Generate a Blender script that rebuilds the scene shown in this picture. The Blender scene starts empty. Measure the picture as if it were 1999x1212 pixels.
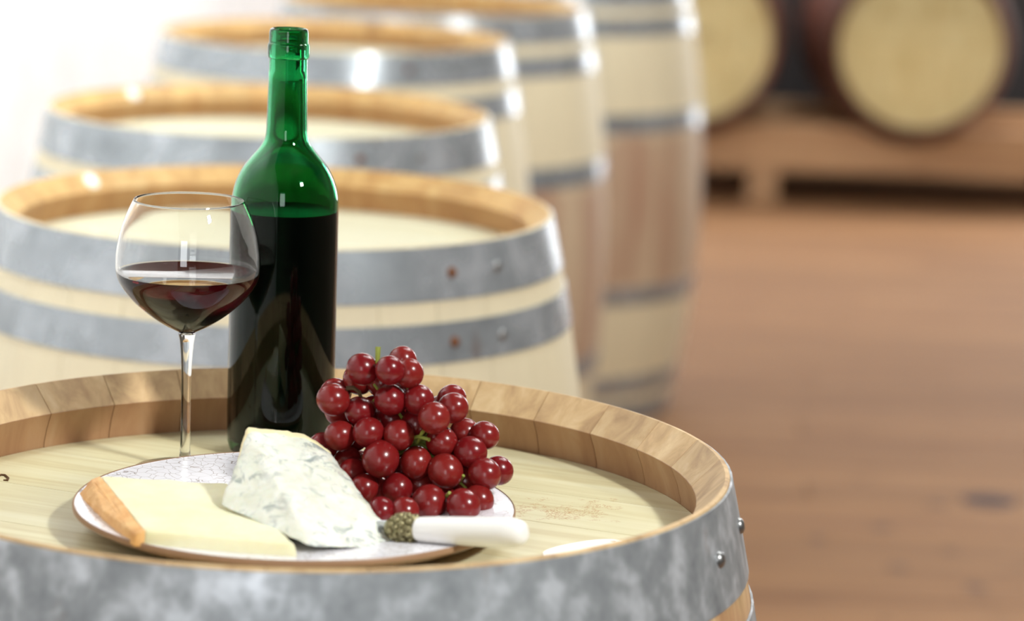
import bpy, bmesh, math, random
from mathutils import Vector, Matrix, noise
random.seed(7)
S = bpy.context.scene
C = S.collection

# ------------------------------------------------------------------ camera
W, H = 1999, 1212
F, PITCH, ROLL, RIM = 5826.44, .18451963, .03700631, .95
ZC = RIM + .46330723
cp, sp, cr, sr = math.cos(PITCH), math.sin(PITCH), math.cos(ROLL), math.sin(ROLL)
def ray(x, y):
    u = x - W/2; v = -(y - H/2)
    u2 = cr*u - sr*v; v2 = sr*u + cr*v
    return Vector((u2, F*cp + v2*sp, -F*sp + v2*cp))
def onz(x, y, z):
    d = ray(x, y); return d*((z - ZC)/d.z) + Vector((0, 0, ZC))
def ony(x, y, Y):
    d = ray(x, y); return d*(Y/d.y) + Vector((0, 0, ZC))
cam = bpy.data.cameras.new('camera'); co = bpy.data.objects.new('camera', cam); C.objects.link(co)
co.location = (0, 0, ZC)
co.rotation_euler = (Matrix.Rotation(math.pi/2 - PITCH, 3, 'X') @ Matrix.Rotation(ROLL, 3, 'Z')).to_euler()
cam.sensor_width = 36; cam.lens = F*36/W
cam.clip_start = .05; cam.clip_end = 100
cam.dof.use_dof = True; cam.dof.focus_distance = 2.06; cam.dof.aperture_fstop = 4.6
S.camera = co
# ------------------------------------------------------------------ light
wd = bpy.data.worlds.new('world'); S.world = wd; wd.use_nodes = True
wd.node_tree.nodes['Background'].inputs[0].default_value = (.9, .95, 1, 1)
wd.node_tree.nodes['Background'].inputs[1].default_value = .3
def area(name, loc, target, sx, sy, power, col=(1, 1, 1), spread=180):
    l = bpy.data.lights.new(name, 'AREA'); l.shape = 'RECTANGLE'; l.size = sx; l.size_y = sy
    l.energy = power; l.color = col; l.spread = math.radians(spread)
    o = bpy.data.objects.new(name, l); C.objects.link(o); o.location = loc
    o.rotation_euler = (Vector(target) - Vector(loc)).to_track_quat('-Z', 'Y').to_euler()
    return o
area('key_lamp', (1.6, .5, 2.8), (-.15, 2.0, .95), .28, .28, 72, (.98, 1, .97))
area('doorway_daylight', (3.1, 10.0, 1.2), (0, 6.5, .9), 1.2, 2.2, 105, (.95, .98, 1))
area('row_ceiling_lamp', (.8, 3.3, 3.25), (.0, 3.3, 0), .4, 1.2, 18, (.97, 1, .98))
area('row_ceiling_lamp', (1.4, 4.7, 3.25), (1.0, 5.2, 0), .4, 1.2, 56, (.97, 1, .98))
area('row_ceiling_lamp', (1.1, 7.8, 3.25), (1.0, 9.4, 0), .4, 1.2, 24, (.99, 1, .97))
area('added_wall_fill', (-.55, 6.0, 2.7), (-1.05, 6.0, 1.65), 8.0, .15, 74, (.92, .975, 1), 75)  # unseen light added to whiten the left wall
area('added_end_wall_fill', (.6, 9.9, 3.2), (.6, 10.7, 2.2), 3.0, .2, 90, (.98, .99, 1))  # unseen light added so the end wall brightens the wine surface reflection
area('rear_window', (-.3, -2.3, 1.9), (-.2, 2, 1), .8, 1.9, 26, (.95, .98, 1))
S.view_settings.view_transform = 'Standard'; S.view_settings.look = 'None'
S.view_settings.gamma = 1; S.view_settings.use_curve_mapping = False
S.view_settings.exposure = 0.2
S.cycles.use_denoising = True
S.cycles.max_bounces = 14; S.cycles.transmission_bounces = 12; S.cycles.glossy_bounces = 6
S.cycles.sample_clamp_indirect = 6

# ------------------------------------------------------------------ materials
class NT:
    def __init__(s, name):
        s.m = bpy.data.materials.new(name); s.m.use_nodes = True
        s.t = s.m.node_tree; s.b = s.t.nodes['Principled BSDF']
        s.out = s.t.nodes['Material Output']
    def n(s, typ, **kw):
        o = s.t.nodes.new(typ)
        for k, v in kw.items(): setattr(o, k, v)
        return o
    def l(s, a, b): s.t.links.new(a, b)
    def coords(s, scale=(1, 1, 1), rand=True, world=False):
        if world: src = s.n('ShaderNodeNewGeometry').outputs['Position']
        else: src = s.n('ShaderNodeTexCoord').outputs['Object']
        mp = s.n('ShaderNodeMapping'); mp.inputs['Scale'].default_value = scale
        s.l(src, mp.inputs['Vector'])
        if rand:
            oi = s.n('ShaderNodeObjectInfo'); mu = s.n('ShaderNodeMath', operation='MULTIPLY'); mu.inputs[1].default_value = 37
            s.l(oi.outputs['Random'], mu.inputs[0]); s.l(mu.outputs[0], mp.inputs['Location'])
        return mp.outputs[0]
    def noise(s, vec, scale, detail=4, rough=.55, dist=0):
        t = s.n('ShaderNodeTexNoise'); s.l(vec, t.inputs['Vector'])
        t.inputs['Scale'].default_value = scale; t.inputs['Detail'].default_value = detail
        t.inputs['Roughness'].default_value = rough; t.inputs['Distortion'].default_value = dist
        return t.outputs['Fac']
    def ramp(s, fac, stops):
        r = s.n('ShaderNodeValToRGB'); s.l(fac, r.inputs[0])
        e = r.color_ramp.elements
        while len(e) < len(stops): e.new(.5)
        for q, (p, c) in zip(e, stops):
            q.position = p; q.color = (c[0], c[1], c[2], 1) if hasattr(c, '__len__') else (c, c, c, 1)
        return r.outputs[0]
    def mix(s, fac, a, b, typ='MIX'):
        m = s.n('ShaderNodeMix', data_type='RGBA', blend_type=typ)
        if isinstance(fac, (int, float)): m.inputs[0].default_value = fac
        else: s.l(fac, m.inputs[0])
        for i, v in ((6, a), (7, b)):
            if hasattr(v, 'links'): s.l(v, m.inputs[i])
            else: m.inputs[i].default_value = (*v, 1)
        return m.outputs[2]
    def math(s, op, a, b=None):
        m = s.n('ShaderNodeMath', operation=op)
        for i, v in enumerate((a, b)):
            if v is None: continue
            if hasattr(v, 'links'): s.l(v, m.inputs[i])
            else: m.inputs[i].default_value = v
        return m.outputs[0]
    def bump(s, h, strength=.3, dist=.002):
        b = s.n('ShaderNodeBump'); b.inputs['Strength'].default_value = strength; b.inputs['Distance'].default_value = dist
        s.l(h, b.inputs['Height']); s.l(b.outputs[0], s.b.inputs['Normal'])
    def set(s, **kw):
        for k, v in kw.items(): s.b.inputs[k.replace('_', ' ')].default_value = v
        return s
def lin(r, g, b): return tuple(((c/255+.055)/1.055)**2.4 if c > 10 else c/255/12.92 for c in (r, g, b))

def wood(name, c1, c2, c3, stretch=(1, 1, .06), sc=40, rough=.6, stain=None, outer=None, howel_shade=0, vary=.25, world=False, marks=None, knots=True):
    k = NT(name); v = k.coords(stretch, True, world)
    f = k.noise(v, sc, 5, .6, .6)
    col = k.ramp(f, [(.3, c1), (.52, c2), (.72, c3)])
    oi = k.n('ShaderNodeObjectInfo')
    hs = k.n('ShaderNodeHueSaturation')
    k.l(k.math('ADD', k.math('MULTIPLY', oi.outputs['Random'], vary), 1 - vary*.6), hs.inputs['Value'])
    hs.inputs['Saturation'].default_value = 1
    k.l(col, hs.inputs['Color']); col = hs.outputs[0]
    tc = k.n('ShaderNodeTexCoord').outputs['Object'] if not world else k.n('ShaderNodeNewGeometry').outputs['Position']
    if knots:
        v2 = k.coords((1, 1, .5) if stretch[2] < 1 else (.5, 1, 1), True, world)
        f2 = k.noise(v2, 22, 2, .5)
        col = k.mix(k.ramp(f2, [(.66, 0.0), (.76, .55)]), col, (c1[0]*.35, c1[1]*.25, c1[2]*.2))
    if howel_shade:      # shade of the undercut howel put into the wood colour below the bevel
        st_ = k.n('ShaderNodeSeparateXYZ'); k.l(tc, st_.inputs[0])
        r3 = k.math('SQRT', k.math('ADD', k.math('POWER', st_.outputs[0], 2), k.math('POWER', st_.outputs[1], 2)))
        col = k.mix(k.math('MULTIPLY', k.math('MULTIPLY', k.math('LESS_THAN', st_.outputs[2], .9318), k.math('LESS_THAN', r3, .2755)), howel_shade), col, lin(138, 88, 60))
    if outer:      # planed outside of the stave is paler than the toasted inside
        so_ = k.n('ShaderNodeSeparateXYZ'); k.l(tc, so_.inputs[0])
        r2 = k.math('SQRT', k.math('ADD', k.math('POWER', so_.outputs[0], 2), k.math('POWER', so_.outputs[1], 2)))
        col = k.mix(k.math('MULTIPLY', k.math('GREATER_THAN', r2, .2812), .8), col, outer)
    if stain:
        z0, z1, sc_, am, maxr = stain
        sx = k.n('ShaderNodeSeparateXYZ'); k.l(tc, sx.inputs[0])
        a = k.math('SUBTRACT', sx.outputs['Z'], z0); b = k.math('SUBTRACT', z1, sx.outputs['Z'])
        inn = k.math('MINIMUM', a, b)
        wob = k.math('MULTIPLY', k.math('SUBTRACT', k.noise(k.coords((3, 3, .6)), 12, 3), .5), .1)
        msk = k.n('ShaderNodeMapRange'); k.l(k.math('ADD', inn, wob), msk.inputs[0])
        msk.inputs[1].default_value = -.01; msk.inputs[2].default_value = .03; msk.inputs[4].default_value = am
        var = k.ramp(k.noise(k.coords((1, 1, .15)), 9, 3), [(.3, .45), (.65, 1.0)])
        # only the outside of the staves is stained: radius from barrel axis
        rr = k.math('SQRT', k.math('ADD', k.math('POWER', sx.outputs['X'], 2), k.math('POWER', sx.outputs['Y'], 2)))
        outm = k.math('GREATER_THAN', rr, maxr)
        col = k.mix(k.math('MULTIPLY', k.math('MULTIPLY', msk.outputs[0], var), outm), col, sc_)
    if marks:      # worn brand printed on the head: (x, y, half x, half y) in the board frame
        geo = k.n('ShaderNodeNewGeometry').outputs['Position']
        for mx, my, hx, hy in marks:
            sx = k.n('ShaderNodeSeparateXYZ'); k.l(geo, sx.inputs[0])
            ex = k.math('DIVIDE', k.math('ABSOLUTE', k.math('SUBTRACT', sx.outputs[0], mx)), hx)
            ey = k.math('DIVIDE', k.math('ABSOLUTE', k.math('SUBTRACT', sx.outputs[1], my)), hy)
            ins = k.math('LESS_THAN', k.math('MAXIMUM', ex, ey), k.math('ADD', k.math('MULTIPLY', k.noise(geo, 60, 2), .9), .35))
            st = k.ramp(k.noise(geo, 130, 4, .6, 2.2), [(.46, 0), (.5, 1), (.54, 0)])
            gate = k.ramp(k.noise(geo, 55, 2), [(.44, 0), (.54, 1)])
            col = k.mix(k.math('MULTIPLY', k.math('MULTIPLY', ins, st), gate), col, lin(176, 120, 50))
    k.l(col, k.b.inputs['Base Color']); k.set(Roughness=rough)
    k.bump(k.noise(v, sc*2.2, 4), .25, .0012)
    return k.m
M = {}
PALE = (lin(196, 160, 105), lin(220, 190, 140), lin(232, 208, 165))
M['stave_front'] = wood('weathered oak', lin(168, 134, 94), lin(202, 168, 122), lin(220, 192, 148), stain=(-.1, .885, lin(168, 112, 86), .75, .28), howel_shade=.6, vary=.16)
M['stave'] = wood('pale oak staves', lin(176, 132, 76), lin(200, 160, 100), lin(212, 180, 124), stain=(.285, .655, lin(160, 110, 88), .85, .28), outer=lin(232, 224, 196), howel_shade=.5, vary=.18)
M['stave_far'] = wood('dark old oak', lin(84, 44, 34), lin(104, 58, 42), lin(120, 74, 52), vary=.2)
M['head_front'] = wood('sanded oak head', lin(200, 186, 142), lin(216, 208, 170), lin(224, 218, 186), (.05, 1, 1), 55, .4, vary=.06, marks=[(.03, 1.99, .055, .035)], knots=False)
M['head'] = wood('pale oak head', lin(206, 198, 164), lin(218, 214, 186), lin(224, 222, 200), (.06, 1, 1), 40, .55, vary=.06, knots=False)
M['head_far'] = wood('yellow oak head', lin(200, 180, 124), lin(216, 200, 146), lin(224, 212, 162), (1, .06, 1), 30, .6, vary=.2)
M['rack'] = wood('rack timber', lin(160, 122, 88), lin(184, 146, 108), lin(198, 162, 124), (.06, 1, 1), 25, .7, world=True)
M['plank'] = wood('brown floor boards', lin(122, 82, 52), lin(148, 106, 68), lin(162, 120, 80), (.08, 1, 1), 14, .75, vary=.14, world=True)

def galvanized(name, lo, mid, hi, sc, rough, metal):
    k = NT(name); v = k.coords((1, 1, .9))
    f = k.noise(v, sc, 2.5, .55, .1)
    f2 = k.noise(k.coords((1, 1, 1)), sc*.3, 2)
    col = k.ramp(k.math('ADD', k.math('MULTIPLY', f, .75), k.math('MULTIPLY', f2, .25)), [(.3, lo), (.5, mid), (.68, hi)])
    rust = k.ramp(k.noise(k.coords((1, 1, .6)), 26, 3, .5), [(.68, 0), (.78, .5)])
    col = k.mix(rust, col, lin(120, 92, 72))
    k.l(col, k.b.inputs['Base Color']); k.set(Metallic=metal)
    k.l(k.ramp(f, [(.3, rough + .06), (.7, rough - .05)]), k.b.inputs['Roughness'])
    k.bump(f, .15, .0008)
    return k.m
M['hoop_front'] = galvanized('mottled galvanized steel', lin(130, 134, 138), lin(160, 164, 168), lin(210, 214, 220), 50, .46, .5)
M['hoop'] = galvanized('galvanized steel', lin(138, 144, 149), lin(164, 170, 176), lin(194, 199, 206), 20, .27, .42)
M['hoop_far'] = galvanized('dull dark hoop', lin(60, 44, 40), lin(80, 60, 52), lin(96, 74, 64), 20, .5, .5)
def plain(name, col, **kw):
    k = NT(name)
    f = k.noise(k.coords(), kw.pop('sc', 30), 3)
    amt = kw.pop('amt', .06)
    k.l(k.ramp(f, [(.3, tuple(c*(1-amt) for c in col)), (.7, tuple(min(1, c*(1+amt)) for c in col))]), k.b.inputs['Base Color'])
    k.set(**kw); return k.m
M['rivet'] = plain('rivet steel', lin(150, 150, 150), Metallic=.9, Roughness=.35)
M['rust'] = plain('rusty rivet', lin(120, 76, 48), Metallic=.3, Roughness=.7)
M['tack'] = plain('bright tack', (.9, .9, .92), Metallic=1, Roughness=.12)
# room
k = NT('white limewashed wall'); f = k.noise(k.coords((1, 1, 1), False), 5, 5, .6)
k.l(k.ramp(f, [(.3, lin(226, 226, 226)), (.7, lin(246, 246, 246))]), k.b.inputs['Base Color']); k.set(Roughness=.8); k.bump(f, .5, .02); M['wall'] = k.m
M['rack_shade'] = plain('dark shade behind rack', lin(38, 34, 34), Roughness=.9, sc=3, amt=.3)
M['wall_warm'] = plain('beige wall', lin(104, 92, 80), Roughness=.85, sc=3, amt=.1)
M['ceiling'] = plain('timber ceiling', lin(104, 92, 80), Roughness=.85, sc=3, amt=.1)
M['under'] = plain('dark subfloor', lin(60, 40, 28), Roughness=.9)
# glass and wine
def glass(name, col, ior=1.5, rough=0.0):
    k = NT(name); k.set(Base_Color=(*col, 1), Roughness=rough, IOR=ior, Transmission_Weight=1.0); return k.m
M['clear'] = glass('clear glass', (.985, .99, .985), 1.45)
M['green'] = glass('green bottle glass', (.05, .38, .165), 1.38)
M['wine_side'] = glass('red wine against glass', (.014, .0006, .001), 1.34/1.45)
M['wine_top'] = glass('red wine surface', (1, 1, 1), 1.34)
k = NT('dark wine in bottle'); k.set(Base_Color=(.004, .0012, .002, 1), Roughness=.3, Specular_IOR_Level=.12); M['wine_dark'] = k.m
# food
k = NT('crackle glaze'); v = k.coords((1, 1, 1), False)
vo = k.n('ShaderNodeTexVoronoi', feature='DISTANCE_TO_EDGE'); vo.inputs['Scale'].default_value = 135
dv = k.n('ShaderNodeMix', data_type='VECTOR'); 
ns = k.n('ShaderNodeTexNoise'); k.l(v, ns.inputs['Vector']); ns.inputs['Scale'].default_value = 90
dv.inputs[0].default_value = .006; k.l(v, dv.inputs[4]); k.l(ns.outputs['Color'], dv.inputs[5]); k.l(dv.outputs[1], vo.inputs['Vector'])
line = k.ramp(vo.outputs['Distance'], [(.0, .8), (.035, .0)])
gate = k.ramp(k.noise(v, 30, 2), [(.36, .15), (.52, 1)])
k.l(k.mix(k.math('MULTIPLY', line, gate), lin(240, 238, 244), lin(110, 84, 52)), k.b.inputs['Base Color'])
k.set(Roughness=.16); M['plate'] = k.m
M['plate_under'] = plain('brown stoneware', lin(150, 116, 88), Roughness=.4)
k = NT('pale hard cheese'); f = k.noise(k.coords((1, 1, 1), False), 30, 4)
k.l(k.ramp(f, [(.3, lin(228, 222, 180)), (.7, lin(238, 235, 202))]), k.b.inputs['Base Color'])
k.set(Roughness=.5, Subsurface_Weight=.25, Subsurface_Scale=.01); k.b.inputs['Subsurface Radius'].default_value = (1, .7, .3); k.bump(f, .2, .001); M['cheese'] = k.m
k = NT('orange cheese rind'); f = k.noise(k.coords((1, 1, 1), False), 90, 4)
k.l(k.ramp(f, [(.3, lin(212, 152, 86)), (.7, lin(236, 190, 126))]), k.b.inputs['Base Color']); k.set(Roughness=.6); k.bump(f, .5, .001); M['rind'] = k.m
k = NT('blue cheese'); v = k.coords((1, 1, 1), False)
f = k.noise(v, 60, 5, .65, .8)
vein = k.ramp(k.noise(v, 85, 3, .6, 1.2), [(.52, 0), (.62, .55), (.72, .8)])
big = k.ramp(k.noise(v, 34, 2), [(.4, .15), (.6, 1)])
base = k.ramp(f, [(.3, lin(216, 217, 198)), (.7, lin(232, 233, 226))])
k.l(k.mix(k.math('MULTIPLY', vein, big), base, lin(112, 126, 128)), k.b.inputs['Base Color'])
k.set(Roughness=.5, Subsurface_Weight=.2, Subsurface_Scale=.006); k.bump(f, .6, .002); M['blue'] = k.m
M['blue_rind'] = plain('cream cheese rind', lin(236, 222, 178), Roughness=.7, sc=80)
k = NT('red grape skin'); v = k.coords()
f = k.noise(v, 60, 3); oi = k.n('ShaderNodeObjectInfo')
c0 = k.ramp(f, [(.3, lin(88, 6, 14)), (.62, lin(124, 16, 24)), (.8, lin(156, 46, 40))])
c0 = k.mix(k.math('MULTIPLY', oi.outputs['Random'], .45), c0, lin(140, 44, 34))
k.l(c0, k.b.inputs['Base Color'])
k.set(Roughness=.22, Subsurface_Weight=.35, Subsurface_Scale=.006, Coat_Weight=.0)
k.b.inputs['Subsurface Radius'].default_value = (1, .25, .15)
k.l(k.ramp(k.noise(v, 140, 3), [(.3, .16), (.7, .32)]), k.b.inputs['Roughness']); M['grape'] = k.m
M['stem'] = plain('green grape stem', lin(140, 148, 62), Roughness=.6)
M['stem_dark'] = plain('brown grape stem', lin(84, 62, 34), Roughness=.7)
M['handle'] = plain('white porcelain handle', lin(244, 243, 240), Roughness=.18, amt=.01)
M['bolster'] = plain('tarnished ornate metal', lin(140, 132, 98), Metallic=.8, Roughness=.35, sc=300, amt=.4)
M['blade'] = plain('knife steel', lin(190, 192, 195), Metallic=1, Roughness=.2)
M['tag'] = plain('white enamel tag', lin(246, 246, 244), Roughness=.15, amt=.01)
M['ink'] = plain('branded mark', lin(92, 62, 30), Roughness=.8)

# ------------------------------------------------------------------ helpers
def link(name, me, mat=None, parent=None, smooth=None):
    o = bpy.data.objects.new(name, me); C.objects.link(o)
    if mat is not None and not me.materials: me.materials.append(mat)
    if parent: o.parent = parent
    return o
def mesh(name, verts, faces, smooth=None):
    me = bpy.data.meshes.new(name); me.from_pydata([tuple(v) for v in verts], [], faces)
    bm = bmesh.new(); bm.from_mesh(me); bmesh.ops.recalc_face_normals(bm, faces=bm.faces); bm.to_mesh(me); bm.free()
    if smooth is not None:
        me.polygons.foreach_set('use_smooth', [True]*len(me.polygons)); me.set_sharp_from_angle(angle=math.radians(smooth))
    return me
def lathe(name, prof, seg=64, closed=True, smooth=40):
    vs, fs, rows = [], [], []
    for r, z in prof:
        if r < 1e-6: rows.append([len(vs)]); vs.append((0, 0, z))
        else:
            rows.append(list(range(len(vs), len(vs)+seg)))
            vs += [(r*math.cos(2*math.pi*i/seg), r*math.sin(2*math.pi*i/seg), z) for i in range(seg)]
    n = len(rows)
    for a in range(n if closed else n-1):
        A, B = rows[a], rows[(a+1) % n]
        if len(A) == 1 and len(B) == 1: continue
        for i in range(seg):
            j = (i+1) % seg
            if len(A) == 1: fs.append((A[0], B[i], B[j]))
            elif len(B) == 1: fs.append((A[i], B[0], A[j]))
            else: fs.append((A[i], B[i], B[j], A[j]))
    return mesh(name, vs, fs, smooth)
def spline(pts, n=6):
    """Catmull-Rom through (r, z) points"""
    out = []
    for i in range(len(pts)-1):
        p0 = pts[max(i-1, 0)]; p1 = pts[i]; p2 = pts[i+1]; p3 = pts[min(i+2, len(pts)-1)]
        for k in range(n):
            t = k/n
            out.append(tuple(.5*(2*p1[q] + (p2[q]-p0[q])*t + (2*p0[q]-5*p1[q]+4*p2[q]-p3[q])*t*t + (3*p1[q]-p0[q]-3*p2[q]+p3[q])*t**3) for q in (0, 1)))
    out.append(tuple(pts[-1])); return out
def box(name, x0, x1, y0, y1, z0, z1, bev=0):
    bm = bmesh.new(); bmesh.ops.create_cube(bm, size=1)
    for v in bm.verts:
        v.co = ((x0+x1)/2 + v.co.x*(x1-x0), (y0+y1)/2 + v.co.y*(y1-y0), (z0+z1)/2 + v.co.z*(z1-z0))
    if bev: bmesh.ops.bevel(bm, geom=bm.edges[:], offset=bev, segments=1, affect='EDGES')
    me = bpy.data.meshes.new(name); bm.to_mesh(me); bm.free(); return me
def tube(name, pts, rads, seg=8, smooth=60):
    vs, fs = [], []
    n = len(pts)
    for i, p in enumerate(pts):
        p = Vector(p); d = (Vector(pts[min(i+1, n-1)]) - Vector(pts[max(i-1, 0)])).normalized()
        a = d.orthogonal().normalized() if i == 0 else (a - d*a.dot(d)).normalized()
        b = d.cross(a)
        for q in range(seg):
            t = 2*math.pi*q/seg; vs.append(p + (a*math.cos(t) + b*math.sin(t))*rads[i])
    for i in range(n-1):
        for q in range(seg):
            r = (q+1) % seg; fs.append((i*seg+q, i*seg+r, (i+1)*seg+r, (i+1)*seg+q))
    fs.append(tuple(range(seg))[::-1]); fs.append(tuple((n-1)*seg + q for q in range(seg)))
    return mesh(name, vs, fs, smooth)
def thing(name, loc, label, cat, group=None):
    o = bpy.data.objects.new(name, None); C.objects.link(o); o.location = loc; o.empty_display_size = .05
    return tag(o, label, cat, group)
def tag(o, label, cat, group=None):
    o['label'] = label; o['category'] = cat
    if group: o['group'] = group
    return o
def struct(o, label, cat):
    o['kind'] = 'structure'; return tag(o, label, cat)

# ------------------------------------------------------------------ room
XL, XR, YB, YF, ZT = -1.05, 3.25, 10.75, -2.6, 3.4
fl = struct(link('floor', box('floor', XL-.1, XR+.1, YF-.1, YB+.1, -.06, -.022), M['under']), 'brown timber board floor of the cellar', 'floor')
pm = box('plank', -.5, .5, -.5, .5, -.5, .5); pm.materials.append(M['plank'])
y = 1.2; rowi = 0
while y < YB:
    cuts = [XL, XL + .5 + random.random()*3.2, XR]
    for a, b in zip(cuts, cuts[1:]):
        o = link('plank', pm, None, fl); o.location = ((a+b)/2, y + .07, -.011 + random.uniform(-.0008, 0)); o.scale = (b-a-.004, .136, .022)
    y += .14
km = {}
for nm, c_ in (('dark', lin(58, 26, 20)), ('mid', lin(104, 72, 50))):
    km[nm] = lathe('knot', [(0, .0004), (.6, .0004), (1, 0), (0, 0)], 20, False, 30); km[nm].materials.append(plain('knot '+nm, c_, Roughness=.7))
for kx, ky, kr, nm in ((1930, 978, .042, 'dark'), (1720, 1030, .016, 'mid'), (1752, 1108, .016, 'mid'), (1905, 1148, .016, 'mid'), (1594, 1052, .014, 'mid'), (1830, 985, .015, 'mid'), (1855, 1075, .012, 'mid')):
    o = link('knot', km[nm], None, fl); o.location = onz(kx, ky, .0003); o.scale = (kr*1.3, kr*1.3, 1)
struct(link('wall_left', box('wall_left', XL-.15, XL, YF, YB, -.02, ZT), M['wall']), 'white limewashed wall beside the row of barrels', 'wall')
struct(link('wall_back', box('wall_back', XL, XR, YB, YB+.15, -.02, ZT), M['wall']), 'white upper end wall behind the racked barrels', 'wall')
struct(link('shade_panel_1', box('shade_panel_1', .3, XR, YB-.04, YB, -.02, 1.45), M['rack_shade']), 'dark boarding added as the shade behind the racked barrels', 'boarding')  # dark panel put in for the shadow between the racked barrels
struct(link('wall_right', box('wall_right', XR, XR+.15, YF, YB, -.02, ZT), M['wall_warm']), 'beige side wall of the cellar', 'wall')
struct(link('wall_front', box('wall_front', XL, XR, YF-.15, YF, -.02, ZT), M['wall_warm']), 'beige end wall behind the viewer', 'wall')
struct(link('ceiling', box('ceiling', XL, XR, YF, YB, ZT, ZT+.1), M['ceiling']), 'timber ceiling above the barrels', 'ceiling')

# ------------------------------------------------------------------ barrels
HB, RH, RB, NST = .95, .2835, .34, 30
def rad(z): return RB - (RB-RH)*((z-.475)/.475)**2
def stave_mesh():
    prof = [(rad(z), z) for z in [0, .08, .18, .28, .38, .475, .57, .67, .77, .84, .9, .95]]
    prof += [(.2805, .9505), (.2622, .9315), (.2632, .9295), (.2675, .919), (.2705, .908), (.2705, .88)]
    prof += [(rad(z)-.027, z) for z in (.8, .65, .475, .3, .15)] + [(.2668, .07), (.2668, .045), (.2622, .02), (.2795, -.0005)]
    n = len(prof); seg = 3; da = 2*math.pi/NST; vs = []; fs = []
    for j in range(seg+1):
        t = -da/2 + da*j/seg
        for r, z in prof:
            g = .00032/r
            tt = t + (g if j == 0 else -g if j == seg else 0)
            vs.append((r*math.cos(tt), r*math.sin(tt), z))
    for j in range(seg):
        for i in range(n):
            k = (i+1) % n; fs.append((j*n+i, (j+1)*n+i, (j+1)*n+k, j*n+k))
    fs.append(tuple(range(n))[::-1]); fs.append(tuple(seg*n+i for i in range(n)))
    return mesh('stave', vs, fs, 25)
STAVE = stave_mesh()
def with_mat(me, mat):
    m = me.copy(); m.materials.clear(); m.materials.append(mat); return m
def hoop_mesh(z0, z1, seg=96):
    zs = [z0, (z0+z1)/2, z1]
    prof = [(rad(z)+.0017, z) for z in zs] + [(rad(z)+.0001, z) for z in zs[::-1]]
    return lathe('hoop', prof, seg, True, 30)
def board_meshes(R, w, off=0.0, zt=.905, th=.02):
    out = []
    y = -R + off
    edges = [-R]
    while edges[-1] < R - .02:
        nx = edges[-1] + w*random.uniform(.85, 1.15)
        edges.append(R if nx > R - .035 else nx)
    for a, b in zip(edges, edges[1:]):
        a2 = a + .0003; b2 = b - .0003
        pts = []
        def ax(yy): return math.sqrt(max(R*R - yy*yy, 0))
        N = 10
        for i in range(N+1):
            yy = a2 + (b2-a2)*i/N; pts.append((ax(yy), yy))
        for i in range(N, -1, -1):
            yy = a2 + (b2-a2)*i/N; pts.append((-ax(yy), yy))
        q = []
        for p in pts:
            if not q or (abs(p[0]-q[-1][0]) + abs(p[1]-q[-1][1])) > 1e-5: q.append(p)
        if abs(q[0][0]-q[-1][0]) + abs(q[0][1]-q[-1][1]) < 1e-5: q.pop()
        n = len(q)
        vs = [(x, yy, zt) for x, yy in q] + [(x, yy, zt-th) for x, yy in q]
        fs = [tuple(range(n)), tuple(range(2*n-1, n-1, -1))] + [(i, n+i, n+(i+1) % n, (i+1) % n) for i in range(n)]
        out.append(mesh('head_board', vs, fs, 20))
    return out
RIV = None
def rivet_mesh():
    prof = [(0, .0026), (.0022, .0024), (.0038, .0015), (.0045, 0), (.0045, -.001), (0, -.001)]
    return lathe('rivet', prof, 14, False, 50)
RIV = rivet_mesh()
def barrel(name, loc, rz, label, cat_group, mats, hoops, rivets=True, headdir=0, boards=None):
    st, hp, hd = mats
    root = thing(name, loc, label, 'barrel', cat_group); root.rotation_euler.z = rz
    sm = with_mat(STAVE, st)
    for i in range(NST):
        o = link('stave', sm, None, root); o.rotation_euler.z = 2*math.pi*i/NST
    for z0, z1, angs in hoops:
        h = link('hoop', hoop_mesh(z0, z1), hp, root)
        if not rivets: continue
        for qi, (a, dz) in enumerate(angs):
            z = (z0+z1)/2 + dz; r = rad(z) + .0017
            v = link('rivet', with_mat(RIV, M['rust'] if qi == 0 and st is M['stave'] else M['rivet']), None, h)
            nx = Vector((math.cos(a), math.sin(a), .19)).normalized()
            v.location = (r*math.cos(a), r*math.sin(a), z); v.rotation_euler = nx.to_track_quat('Z', 'Y').to_euler()
            v.scale = (1.25, 1.25, 1.25)
    for bmh in (boards or board_meshes(.2700, .082)):
        o = link('head_board', with_mat(bmh, hd), None, root); o.rotation_euler.z = headdir - rz
    return root
def hoopset(wt, angs):
    a = [(t, d) for t, d in angs]
    zq0 = HB - wt - .022 - .038
    return [(HB-.0012-wt, HB-.0012, a), (zq0, zq0+.038, [(t-.015, 0) for t, d in a]), (.64, .678, a), (.272, .31, a), (.95-zq0-.038, .95-zq0, a), (.003, .05, a)]
BC = [(-.1354, 1.9315), (-.2459, 3.0318), (-.3221, 3.8388), (-.305, 4.88), (-.165, 5.60), (.066, 6.50)]
def ang_px(c, x, y, z, r):   # angle on the hoop at which the barrel surface shows at a pixel
    best = None
    for i in range(720):
        a = i*math.pi/360; p = Vector((c[0]+r*math.cos(a), c[1]+r*math.sin(a), z)) - Vector((0, 0, ZC))
        fw = p.y*cp - p.z*sp; up = p.y*sp + p.z*cp
        u2 = F*p.x/fw; v2 = F*up/fw
        u = cr*u2 + sr*v2; v = -sr*u2 + cr*v2
        d = (u + W/2 - x)**2 + (H/2 - v - y)**2
        if p.x*math.cos(a) + p.y*math.sin(a) < .05 and (best is None or d < best[0]): best = (d, a)
    return best[1]
c0 = BC[0]
angs0 = [(ang_px(c0, 1398, 1087, .915, rad(.915)+.002), 0.0), (ang_px(c0, 1453, 1048, .915, rad(.915)+.002), .004)]
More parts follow.
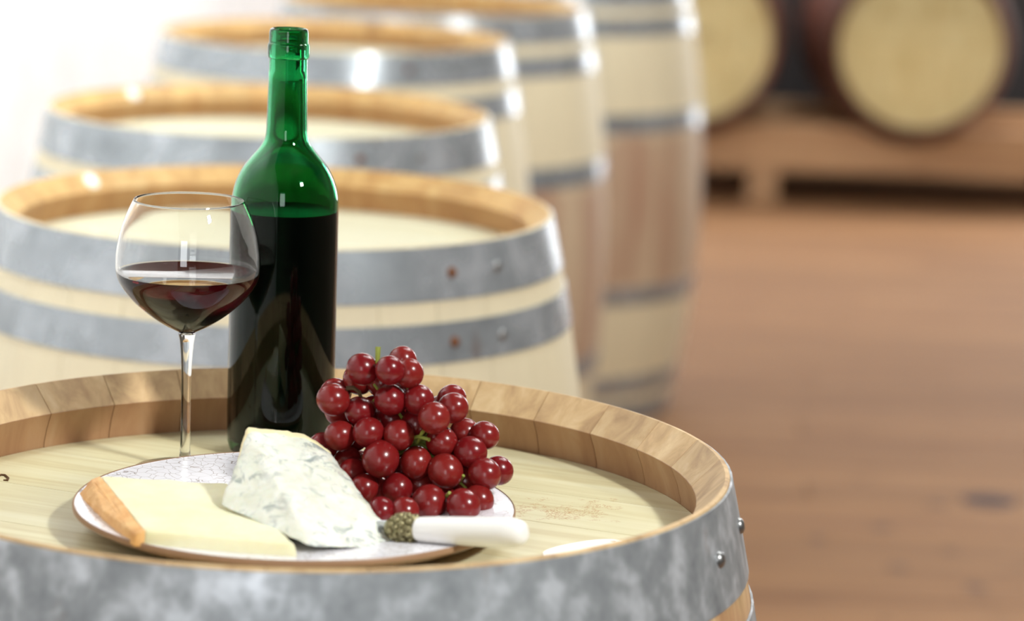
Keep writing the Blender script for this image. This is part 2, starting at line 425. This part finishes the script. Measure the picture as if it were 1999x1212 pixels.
b1 = barrel('wine_barrel', (*c0, 0), 0, 'nearest oak barrel, carrying the bottle, plate and grapes on its head', 'upright oak barrels in a row',
       (M['stave_front'], M['hoop_front'], M['head_front']), hoopset(.062, angs0), headdir=math.radians(-23))
UP = [b1]
labels = ['pale oak barrel second in the row, right behind the bottle and glass', 'pale oak barrel third in the row, its rim behind the bottle neck',
          'pale oak barrel fourth in the row, its rim level with the bottle mouth', 'oak barrel fifth in the row, its rim cut by the top of the picture',
          'red stained oak barrel last in the row, beside the open floor']
for i, (c, lb) in enumerate(zip(BC[1:], labels)):
    a1 = ang_px(c, 880, 535, .91, rad(.91)) if i == 0 else -1.1
    a2 = ang_px(c, 965, 515, .91, rad(.91)) if i == 0 else -.8
    UP.append(barrel('wine_barrel', (*c, 0), .4*i, lb, 'upright oak barrels in a row', (M['stave'], M['hoop'], M['head']),
           hoopset(.05, [(a1 - .4*i, 0), (a2 - .4*i, 0)]), headdir=math.radians([-20, 12, -35, 10, 5][i])))

# white round discs on the inner bevel of two rims
sm_ = lathe('round_disc', [(0, .0022), (.0075, .002), (.0092, .001), (.0095, 0), (0, 0)], 28, False, 50); sm_.materials.append(M['tag'])
for o_, (sx_, sy_), bc_ in ((UP[1], (187, 355), BC[1]), (UP[2], (272, 185), BC[2])):
    p = onz(sx_, sy_, .9415); a = math.atan2(p.y-bc_[1], p.x-bc_[0]) - o_.rotation_euler.z
    s_ = link('round_disc', sm_, None, o_); s_.location = (.2711*math.cos(a), .2711*math.sin(a), .9415)
    s_.rotation_euler = Vector((-.74*math.cos(a), -.74*math.sin(a), .67)).to_track_quat('Z', 'Y').to_euler()

# far barrels lying on a timber rack, heads to the viewer
YR = 9.5
rack = thing('barrel_rack', (1.0, YR+.5, 0), 'low timber rack on the floor carrying two lying barrels', 'rack')
def rp(name, *b, bev=.006):
    o = link(name, box(name, b[0]-1.0, b[1]-1.0, b[2]-YR-.5, b[3]-YR-.5, b[4], b[5], bev), M['rack'], rack); return o
FARX, FARZ = (1.272, .535), .54
def notched(y0, y1, cut):       # beam with a round seat cut for each barrel
    top = []
    for i in range(161):
        x = .35 + 2.55*i/160; z = .262
        for fx in FARX:
            if abs(x-fx) < cut: z = min(z, FARZ - math.sqrt(cut*cut - (x-fx)**2))
        top.append((x, max(z, .15)))
    poly = [(.35, .115)] + top + [(2.9, .115)]; n = len(poly)
    vs = [(x-1.0, y0-YR-.5, z) for x, z in poly] + [(x-1.0, y1-YR-.5, z) for x, z in poly]
    fs = [(0, i, i+1) for i in range(1, n-1)]; fs = [tuple(range(n)), tuple(range(2*n-1, n-1, -1))] + [(i, n+i, n+(i+1) % n, (i+1) % n) for i in range(n)]
    link('cross_beam', mesh('cross_beam', vs, fs), M['rack'], rack)
notched(YR+.12, YR+.22, rad(.73)+.003)
notched(YR+.74, YR+.84, rad(.21)+.003)
for q in range(5): rp('shade_board', .35, 2.9, YR+.225+q*.103, YR+.322+q*.103, .10, .116, bev=.002)  # boards added to keep the gap under the rack dark
rp('light_stop_board', 2.9, 2.925, YR+.10, YR+.86, .0, .262, bev=.003)  # skirt added to block doorway light from under the rack
for x in (.80, 1.85, 2.84):
    rp('foot_block', x-.05, x+.05, YR+.10, YR+.24, 0, .115); rp('foot_block', x-.05, x+.05, YR+.72, YR+.86, 0, .115)
def lying(x, lb):
    z = FARZ
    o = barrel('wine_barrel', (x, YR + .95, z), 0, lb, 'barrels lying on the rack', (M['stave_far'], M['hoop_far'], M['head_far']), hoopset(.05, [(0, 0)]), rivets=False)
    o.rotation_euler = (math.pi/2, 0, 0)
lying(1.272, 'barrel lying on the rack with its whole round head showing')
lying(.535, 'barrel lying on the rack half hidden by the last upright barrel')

# ------------------------------------------------------------------ wine bottle
HZ = .905
bx, by = -.1664, 2.13
bot = thing('wine_bottle', (bx, by, HZ), 'open green glass bottle of red wine standing beside the wine glass', 'bottle')
bw = [(868, 209), (800, 209), (600, 209), (450, 209), (398, 208), (379, 205.5), (360, 197), (341, 182), (322, 160), (303, 129), (287, 103), (275, 89), (262, 82.5), (240, 80), (200, 78), (150, 76), (112, 75.5)]
pts = []
for yp, wpx in bw:
    p = ony(556, yp, by); fw = by*cp - (p.z-ZC)*sp
    pts.append((wpx/2*fw/F, p.z - HZ))
zt = .3096
outer = [(0, .012), (.018, .009), (.028, .002), (.033, 0), (.0365, .002), (.0386, .008)] + spline(pts[1:], 5)
outer += [(.0141, zt-.0215), (.0149, zt-.0205), (.0151, zt-.019), (.0151, zt-.0125), (.0147, zt-.011), (.0141, zt-.0105), (.0141, zt-.003), (.0135, zt-.0008), (.012, zt)]
inner_body = [(max(r - .0026, .0095), z) for r, z in spline(pts[1:], 5)]
inner = [(.0102, zt-.001), (.0096, zt-.005), (.0096, zt-.03)] + [q for q in inner_body[::-1] if q[1] < zt-.032 and q[1] > .02] + [(.0345, .012), (.029, .0085), (.018, .0145), (0, .0175)]
wl = ony(556, 409, by).z - HZ
rw = [r for r, z in inner_body if z <= wl][-1]
link('bottle_glass', lathe('bottle_glass', outer + [q for q in inner if q[1] > wl] + [(rw, wl)], 96, False, 35), M['green'], bot)
wprof = [(0, .0178), (.018, .0148), (.029, .0089), (.0342, .0123)] + [(r, z) for r, z in inner_body if .02 < z < wl] + [(rw, wl), (rw-.001, wl-.0004), (0, wl-.0005)]
link('wine', lathe('wine', wprof, 96, False, 35), M['wine_dark'], bot)

# ------------------------------------------------------------------ wine glass
gx, gy = -.2279, 2.06
gl = thing('wine_glass', (gx, gy, HZ), 'balloon wine glass half filled with red wine left of the bottle', 'wine glass')
gw = [(240, 571), (300, 628), (400, 702), (500, 738), (560, 744), (600, 740), (650, 715), (700, 655), (750, 572), (800, 462), (850, 330), (885, 215)]
gp = []
for yc, wc in gw:
    yp = 300 + yc*.3795; p = ony(367.5, yp, gy); fw = gy*cp - (p.z-ZC)*sp
    gp.append((wc*.3795/2*fw/F, p.z - HZ))
zb = ony(368, 648, gy).z - HZ
so = spline(gp[::-1], 5)                      # from base to rim
out_ = [(0, zb-.001), (.0045, zb-.0008), (.008, zb+.0012)] + [q for q in so if q[1] > zb+.003]
inn_ = [(r - (.0009 if z > zb+.02 else .0014), z + (.0 if z > zb+.02 else .0012)) for r, z in so if z > zb+.004]
zr = so[-1][1]
zl = ony(366, 533, gy).z - HZ
low = [q for q in inn_ if q[1] < zl]; rr = [q for q in inn_ if q[1] < zl][-1][0]
prof = out_ + [(so[-1][0]-.0002, zr+.0005), (so[-1][0]-.0007, zr+.0005)] + [q for q in inn_[::-1] if q[1] > zl] + [(rr, zl)]
link('bowl', lathe('bowl', prof, 96, False, 50), M['clear'], gl)
wme = lathe('wine', [(0, zb+.003), (.006, zb+.0035)] + low + [(rr, zl), (rr-.0008, zl-.0004), (0, zl-.0005)], 96, False, 50)
wme.materials.append(M['wine_side']); wme.materials.append(M['wine_top'])
for p in wme.polygons:
    if p.normal.z > .3: p.material_index = 1
link('wine', wme, None, gl)
stem = [(0, zb-.0012), (.0062, zb-.0012), (.0052, zb-.006), (.0043, zb-.015), (.0036, zb-.03), (.0034, zb-.055), (.0036, .016), (.0046, .0085), (.0058, .0058), (0, .0058)]
link('stem', lathe('stem', [stem[0]] + spline(stem[1:-1], 4) + [stem[-1]], 32, False, 50), M['clear'], gl)
foot = [(0, .0056), (.008, .0048), (.02, .0028), (.033, .0018), (.036, .0012), (.036, .0003), (.033, 0), (0, .0004)]
link('foot', lathe('foot', foot, 72, False, 50), M['clear'], gl)

# ------------------------------------------------------------------ plate
PCX, PCY, PR = -.138, 1.908, .1445
plate = thing('plate', (PCX, PCY, HZ), 'round white crackle glazed plate under the cheese and grapes', 'plate')
top = [(0, .0065), (.06, .0066), (.095, .0075), (.118, .010), (.134, .0145), (PR-.001, .0185)]
rim = [(PR, .0188), (PR+.0008, .0178), (PR+.0008, .0152)]
und = [(PR-.001, .0142), (.132, .0085), (.115, .0045), (.09, .003), (.0855, 0), (.078, 0), (.076, .0025), (0, .003)]
link('dish', lathe('dish', spline(top, 4) + [(PR-.0005, .0183), (0, .0045)], 128, False, 40), M['plate'], plate)
link('underside', lathe('underside', [(0, .0046), (PR-.0005, .0182)] + rim + spline(und[:5], 3) + und[5:], 128, False, 40), M['plate_under'], plate)
ZP = HZ + .0072

# ------------------------------------------------------------------ cheeses
def hull(name, pts, sub=0, amp=0, fr=60, smooth=40, seed=0, bev=.002):
    bm = bmesh.new()
    for p in pts: bm.verts.new(p)
    r = bmesh.ops.convex_hull(bm, input=bm.verts)
    bmesh.ops.delete(bm, geom=list({g for g in r['geom_interior'] + r['geom_unused'] if isinstance(g, bmesh.types.BMVert)}), context='VERTS')
    bmesh.ops.dissolve_limit(bm, angle_limit=.03, verts=bm.verts, edges=bm.edges)
    if bev: bmesh.ops.bevel(bm, geom=bm.edges[:], offset=bev, segments=2, profile=.6, affect='EDGES')
    bmesh.ops.triangulate(bm, faces=bm.faces)
    for _ in range(sub):
        lg = [e for e in bm.edges if e.calc_length() > .004]
        bmesh.ops.subdivide_edges(bm, edges=lg, cuts=1)
        bmesh.ops.triangulate(bm, faces=bm.faces)
    bm.normal_update()
    if amp:
        off = Vector((seed*7.1, seed*3.3, 0))
        mv = [(v, v.normal*amp*(noise.noise(v.co*fr + off) + .5*noise.noise(v.co*fr*2.7 + off))) for v in bm.verts]
        for v, d in mv: v.co += d
    bmesh.ops.recalc_face_normals(bm, faces=bm.faces)
    me = bpy.data.meshes.new(name); bm.to_mesh(me); bm.free()
    me.polygons.foreach_set('use_smooth', [True]*len(me.polygons)); me.set_sharp_from_angle(angle=math.radians(smooth))
    return me
ZY = ZP + .019
A = onz(196, 928, ZY+.004); B = onz(284, 1036, ZY); Cc = onz(575, 1062, ZY-.002); D = onz(445, 944, ZY)
base = Vector(((A.x+Cc.x)/2, (A.y+Cc.y)/2, ZP))
yc = thing('cheese_slice', base, 'thick slice of pale yellow hard cheese with orange rind', 'cheese')
def rel(ps, b): return [Vector(p) - b for p in ps]
def dn(p, dx=0, dy=0, z=ZP+.0006): return Vector((p.x+dx, p.y+dy, z))
A0 = Vector((A.x, A.y, A.z)); 
body = [A, B, Cc, D, dn(A, -.002, 0, ZP+.008), dn(B, -.001, -.001, ZP+.0085), dn(Cc, .004, -.004, ZP+.0012), dn(D, 0, .002)]
link('paste', hull('paste', rel(body, base), 4, .0006, 70, 50, 1, .0015), M['cheese'], yc)
d = (B-A).normalized(); nrm = Vector((-abs(d.y), -abs(d.x)*.6, 0)).normalized()
rb = [A, B, dn(A, -.002, 0, ZP+.008), dn(B, -.001, -.001, ZP+.0085)]
rb += [A + nrm*.006 + Vector((0, 0, -.002)), B + nrm*.006 + Vector((0, 0, -.002)), dn(A, -.002, 0, ZP+.0095) + nrm*.0125, dn(B, -.001, -.001, ZP+.009) + nrm*.0065]
mid = (A+B)/2 + nrm*.0125 + Vector((0, 0, -.005)); rb += [mid, Vector((mid.x, mid.y, ZP+.009))]
link('rind', hull('rind', rel(rb, base), 3, .0008, 120, 50, 2, .001), M['rind'], yc)

# blue cheese wedge
T = onz(786, 1071, ZP+.0025); K = onz(606, 1067, ZP+.013); L = onz(428, 985, ZY+.003)
A = ony(485, 838, 1.905); B1 = ony(598, 852, 1.918); B2 = ony(648, 884, 1.918); E1 = ony(532, 843, 1.915)
bb = Vector((K.x, K.y+.05, ZP))
bc = thing('blue_cheese_wedge', bb, 'tall wedge of white blue-veined cheese leaning on the yellow slice', 'cheese')
BK = Vector((B2.x-.004, 1.926, ZP+.004)); LK = Vector((L.x+.02, L.y+.012, ZY+.003))
pts = [T, K, L, A, E1, B1, B2, BK, LK]
link('paste', hull('paste', rel(pts, bb), 5, .0011, 85, 60, 3, .002), M['blue'], bc)
rpts = [A, E1, B1, B2]
back = Vector((-.002, .006, .0005))
rpts += [p + back for p in (A, E1, B1, B2)] + [L + Vector((.004, .006, .004)), BK + Vector((0, .004, 0)), LK]
link('rind', hull('rind', rel(rpts, bb), 4, .0010, 110, 60, 4, .0015), M['blue_rind'], bc)

# ------------------------------------------------------------------ grapes
GR = [[-0.0979, 1.9451, 1.0068, 0.0101], [-0.0794, 1.9343, 1.0089, 0.0092], [-0.0667, 1.9441, 1.0054, 0.0086], [-0.0719, 1.957, 1.0109, 0.0077], [-0.1169, 1.945, 0.9854, 0.0103], [-0.0992, 1.9488, 0.9774, 0.0094], [-0.0789, 1.945, 0.9866, 0.0101], [-0.0599, 1.9451, 0.9873, 0.0098], [-0.049, 1.9303, 0.9787, 0.0103], [-0.0369, 1.9438, 0.9829, 0.0098], [-0.0384, 1.9611, 0.9853, 0.0092], [-0.1117, 1.9423, 0.9616, 0.0096], [-0.0925, 1.9373, 0.9657, 0.0097], [-0.0722, 1.9378, 0.9644, 0.0098], [-0.0154, 1.9528, 0.9629, 0.0089], [-0.029, 1.9613, 0.9626, 0.0084], [-0.0438, 1.9451, 0.9593, 0.0099], [-0.0242, 1.9402, 0.954, 0.0103], [-0.0835, 1.9302, 0.9496, 0.0118], [-0.0603, 1.9388, 0.9458, 0.0103], [-0.0403, 1.9325, 0.9422, 0.0112], [-0.0143, 1.9303, 0.9418, 0.0103], [-0.005, 1.9455, 0.941, 0.0089], [-0.0942, 1.9287, 0.9294, 0.0092], [-0.072, 1.9332, 0.9291, 0.0098], [-0.0499, 1.9141, 0.925, 0.0112], [-0.0271, 1.9062, 0.9259, 0.0107], [-0.0174, 1.9219, 0.9262, 0.0095], [-0.0805, 1.8859, 0.925, 0.0079], [-0.0652, 1.8882, 0.925, 0.0079], [-0.1068, 1.9536, 0.9418, 0.0082], [-0.1027, 1.9398, 0.9374, 0.0081], [-0.1233, 1.9478, 0.9524, 0.0074], [-0.027, 1.9436, 0.9335, 0.0086], [-0.0569, 1.9455, 0.9292, 0.0093], [-0.086, 1.951, 0.9569, 0.0093], [-0.0621, 1.9515, 0.9695, 0.0093], [-0.0778, 1.9588, 0.9699, 0.0093], [-0.0413, 1.9623, 0.9455, 0.0093], [-0.069, 1.9561, 0.9354, 0.0093], [-0.0257, 1.9556, 0.945, 0.0093], [-0.052, 1.9757, 0.9445, 0.0094], [-0.0859, 1.9422, 0.925, 0.0086], [-0.0425, 1.9384, 0.925, 0.0086]]
gb = thing('grape_bunch', (-.06, 1.94, ZP), 'bunch of glossy red grapes piled on the plate beside blue cheese', 'grapes')
gbo = Vector((-.06, 1.94, ZP))
def grape_mesh():
    bm = bmesh.new(); bmesh.ops.create_uvsphere(bm, u_segments=24, v_segments=14, radius=1)
    for v in bm.verts:
        z = v.co.z
        v.co.z = z*1.06
        if z > .93: v.co.z -= (z-.93)*1.1
    me = bpy.data.meshes.new('grape'); bm.to_mesh(me); bm.free()
    me.polygons.foreach_set('use_smooth', [True]*len(me.polygons)); me.materials.append(M['grape']); return me
gm = grape_mesh(); cen = Vector((-.06, 1.955, .955))
# berries deeper in the bunch that close the gaps
for x, y_ in ((700, 742), (745, 745), (790, 760), (665, 800), (735, 800), (775, 800), (820, 800), (860, 800), (690, 850), (740, 850), (800, 880), (850, 870), (895, 870), (920, 880), (700, 910), (760, 900), (820, 930), (880, 930), (930, 950), (690, 950), (740, 965), (800, 970), (900, 975), (655, 770), (720, 925), (780, 925)):
    p = ony(x, y_, 1.972); GR.append((p.x, 1.972 + .004*math.sin(x), max(p.z, ZP+.0105), .0098))
for x, y_, z, r in GR:
    o = link('grape', gm, None, gb); p = Vector((x, y_, z)); o.location = p - gbo
    dirn = (cen - p + Vector((random.uniform(-.01, .01), .01, random.uniform(.0, .02)))).normalized()
    o.rotation_euler = dirn.to_track_quat('Z', 'Y').to_euler(); s = max(r, .0092)*1.045/.985; o.scale = (s, s, s)
def stemp(pts, r0, r1, mat):
    ps = [Vector(p) - gbo for p in pts]; n = len(ps)
    link('stem', tube('stem', ps, [r0 + (r1-r0)*i/(n-1) for i in range(n)], 7), mat, gb)
t0 = ony(737, 702, 1.942); t1 = ony(738, 678, 1.944)
stemp([ony(733, 722, 1.946), t0, t1 + Vector((.0, 0, .0004))], .0014, .0019, M['stem'])
stemp([ony(706, 780, 1.95), ony(701, 765, 1.946), ony(690, 757, 1.945), ony(676, 758, 1.945)], .0012, .0016, M['stem_dark'])
stemp([cen + Vector((-.03, 0, .03)), cen, cen + Vector((.03, 0, -.015))], .002, .0018, M['stem'])
stemp([ony(800, 856, 1.944), ony(818, 852, 1.936), ony(838, 858, 1.93)], .0013, .0013, M['stem'])
stemp([ony(815, 864, 1.944), ony(822, 848, 1.934), ony(826, 842, 1.932)], .0011, .0013, M['stem'])
stemp([ony(862, 978, 1.925), ony(874, 966, 1.912), ony(878, 962, 1.91)], .0011, .0014, M['stem'])
stemp([ony(895, 950, 1.94), ony(900, 935, 1.93), ony(905, 928, 1.928)], .0011, .0012, M['stem'])
for gx_, gy_, gz_, r in GR[::3]:
    p = Vector((gx_, gy_, gz_)); stemp([p + (cen-p)*.2, p + (cen-p)*.6 + Vector((0, .003, 0)), cen], .0009, .0013, M['stem'])

# ------------------------------------------------------------------ knife
k0 = onz(818, 1033, ZP+.016); k1 = onz(1026, 1041, ZP+.027)
kn = thing('cheese_knife', ((k0.x+k1.x)/2, (k0.y+k1.y)/2, HZ), 'cheese knife with white handle and ornate collar resting on plate edge', 'knife')
kd = (k1-k0); kl = kd.length; kq = kd.to_track_quat('Z', 'Y')
def kpart(name, me, mat):
    o = link(name, me, mat, kn); o.location = k0 - kn.location; o.rotation_mode = 'QUATERNION'; o.rotation_quaternion = kq; return o
hp = [(.0076, 0), (.0082, .004), (.0088, .02), (.0094, .045), (.0097, kl-.016), (.0093, kl-.009), (.0078, kl-.0035), (.005, kl-.0006), (.002, kl)]
kpart('handle', lathe('handle', [(0, 0)] + spline(hp, 5) + [(0, kl)], 48, False, 60), M['handle'])
col = kpart('collar', lathe('collar', [(0, 0), (.007, 0), (.0082, -.002), (.0072, -.004), (.0084, -.007), (.009, -.011), (.0084, -.015), (.007, -.018), (.0076, -.020), (.006, -.023), (0, -.023)], 24, False, 40), M['bolster'])
bead = bmesh.new(); bmesh.ops.create_icosphere(bead, subdivisions=2, radius=.0022); bme = bpy.data.meshes.new('bead'); bead.to_mesh(bme); bead.free()
bme.polygons.foreach_set('use_smooth', [True]*len(bme.polygons)); bme.materials.append(M['bolster'])
for ring, (zz, r_) in enumerate(((-.0035, .0078), (-.008, .0086), (-.0125, .0088), (-.0165, .0078))):
    for i in range(11):
        a = 2*math.pi*(i + .5*(ring % 2))/11
        o = link('bead', bme, None, col); o.location = (r_*math.cos(a), r_*math.sin(a), zz)
kpart('blade', box('blade', -.0006, .0006, -.005, .005, -.032, -.022, .0004), M['blade'])

# ------------------------------------------------------------------ tag and marks on the barrel head
tc = onz(1142, 1076, HZ); te = onz(1062, 1082, HZ); tf = onz(1206, 1053, HZ)
tl = (tf - te).length*.52; ta = math.atan2(tf.y-te.y, tf.x-te.x)
bm = bmesh.new(); N = 40; hole = Vector((tl*.82, .0035, 0))
vo_ = [bm.verts.new((tl*math.copysign(abs(math.cos(t))**.8, math.cos(t)), .0145*math.sin(t), 0)) for t in [2*math.pi*i/N for i in range(N)]]
vi_ = [bm.verts.new((hole.x + .0022*math.cos(t), hole.y + .0022*math.sin(t), 0)) for t in [2*math.pi*i/N for i in range(N)]]
eo = [bm.edges.new((vo_[i], vo_[(i+1) % N])) for i in range(N)] + [bm.edges.new((vi_[i], vi_[(i+1) % N])) for i in range(N)]
bmesh.ops.triangle_fill(bm, edges=eo, use_beauty=True)
r = bmesh.ops.extrude_face_region(bm, geom=bm.faces[:])
for v in r['geom']:
    if isinstance(v, bmesh.types.BMVert): v.co.z += .0016
bmesh.ops.recalc_face_normals(bm, faces=bm.faces)
me = bpy.data.meshes.new('oval_tag'); bm.to_mesh(me); bm.free()
o = link('oval_tag', me, M['tag']); o.location = (tc.x, tc.y, HZ+.0003); o.rotation_euler.z = ta
tag(o, 'white oval tag with a small hole lying by the barrel rim', 'tag')
# curl of a branded mark at the left of the front head
cp_ = [onz(x, y, HZ+.0004) for x, y in ((-6, 931), (2, 927), (10, 928), (16, 933), (14, 938), (7, 937))]
cme = tube('brand_mark', [p - Vector((*c0, 0)) for p in cp_], [.0006, .0009, .001, .0009, .0008, .0005], 6)
link('brand_mark', cme, M['ink'], b1)
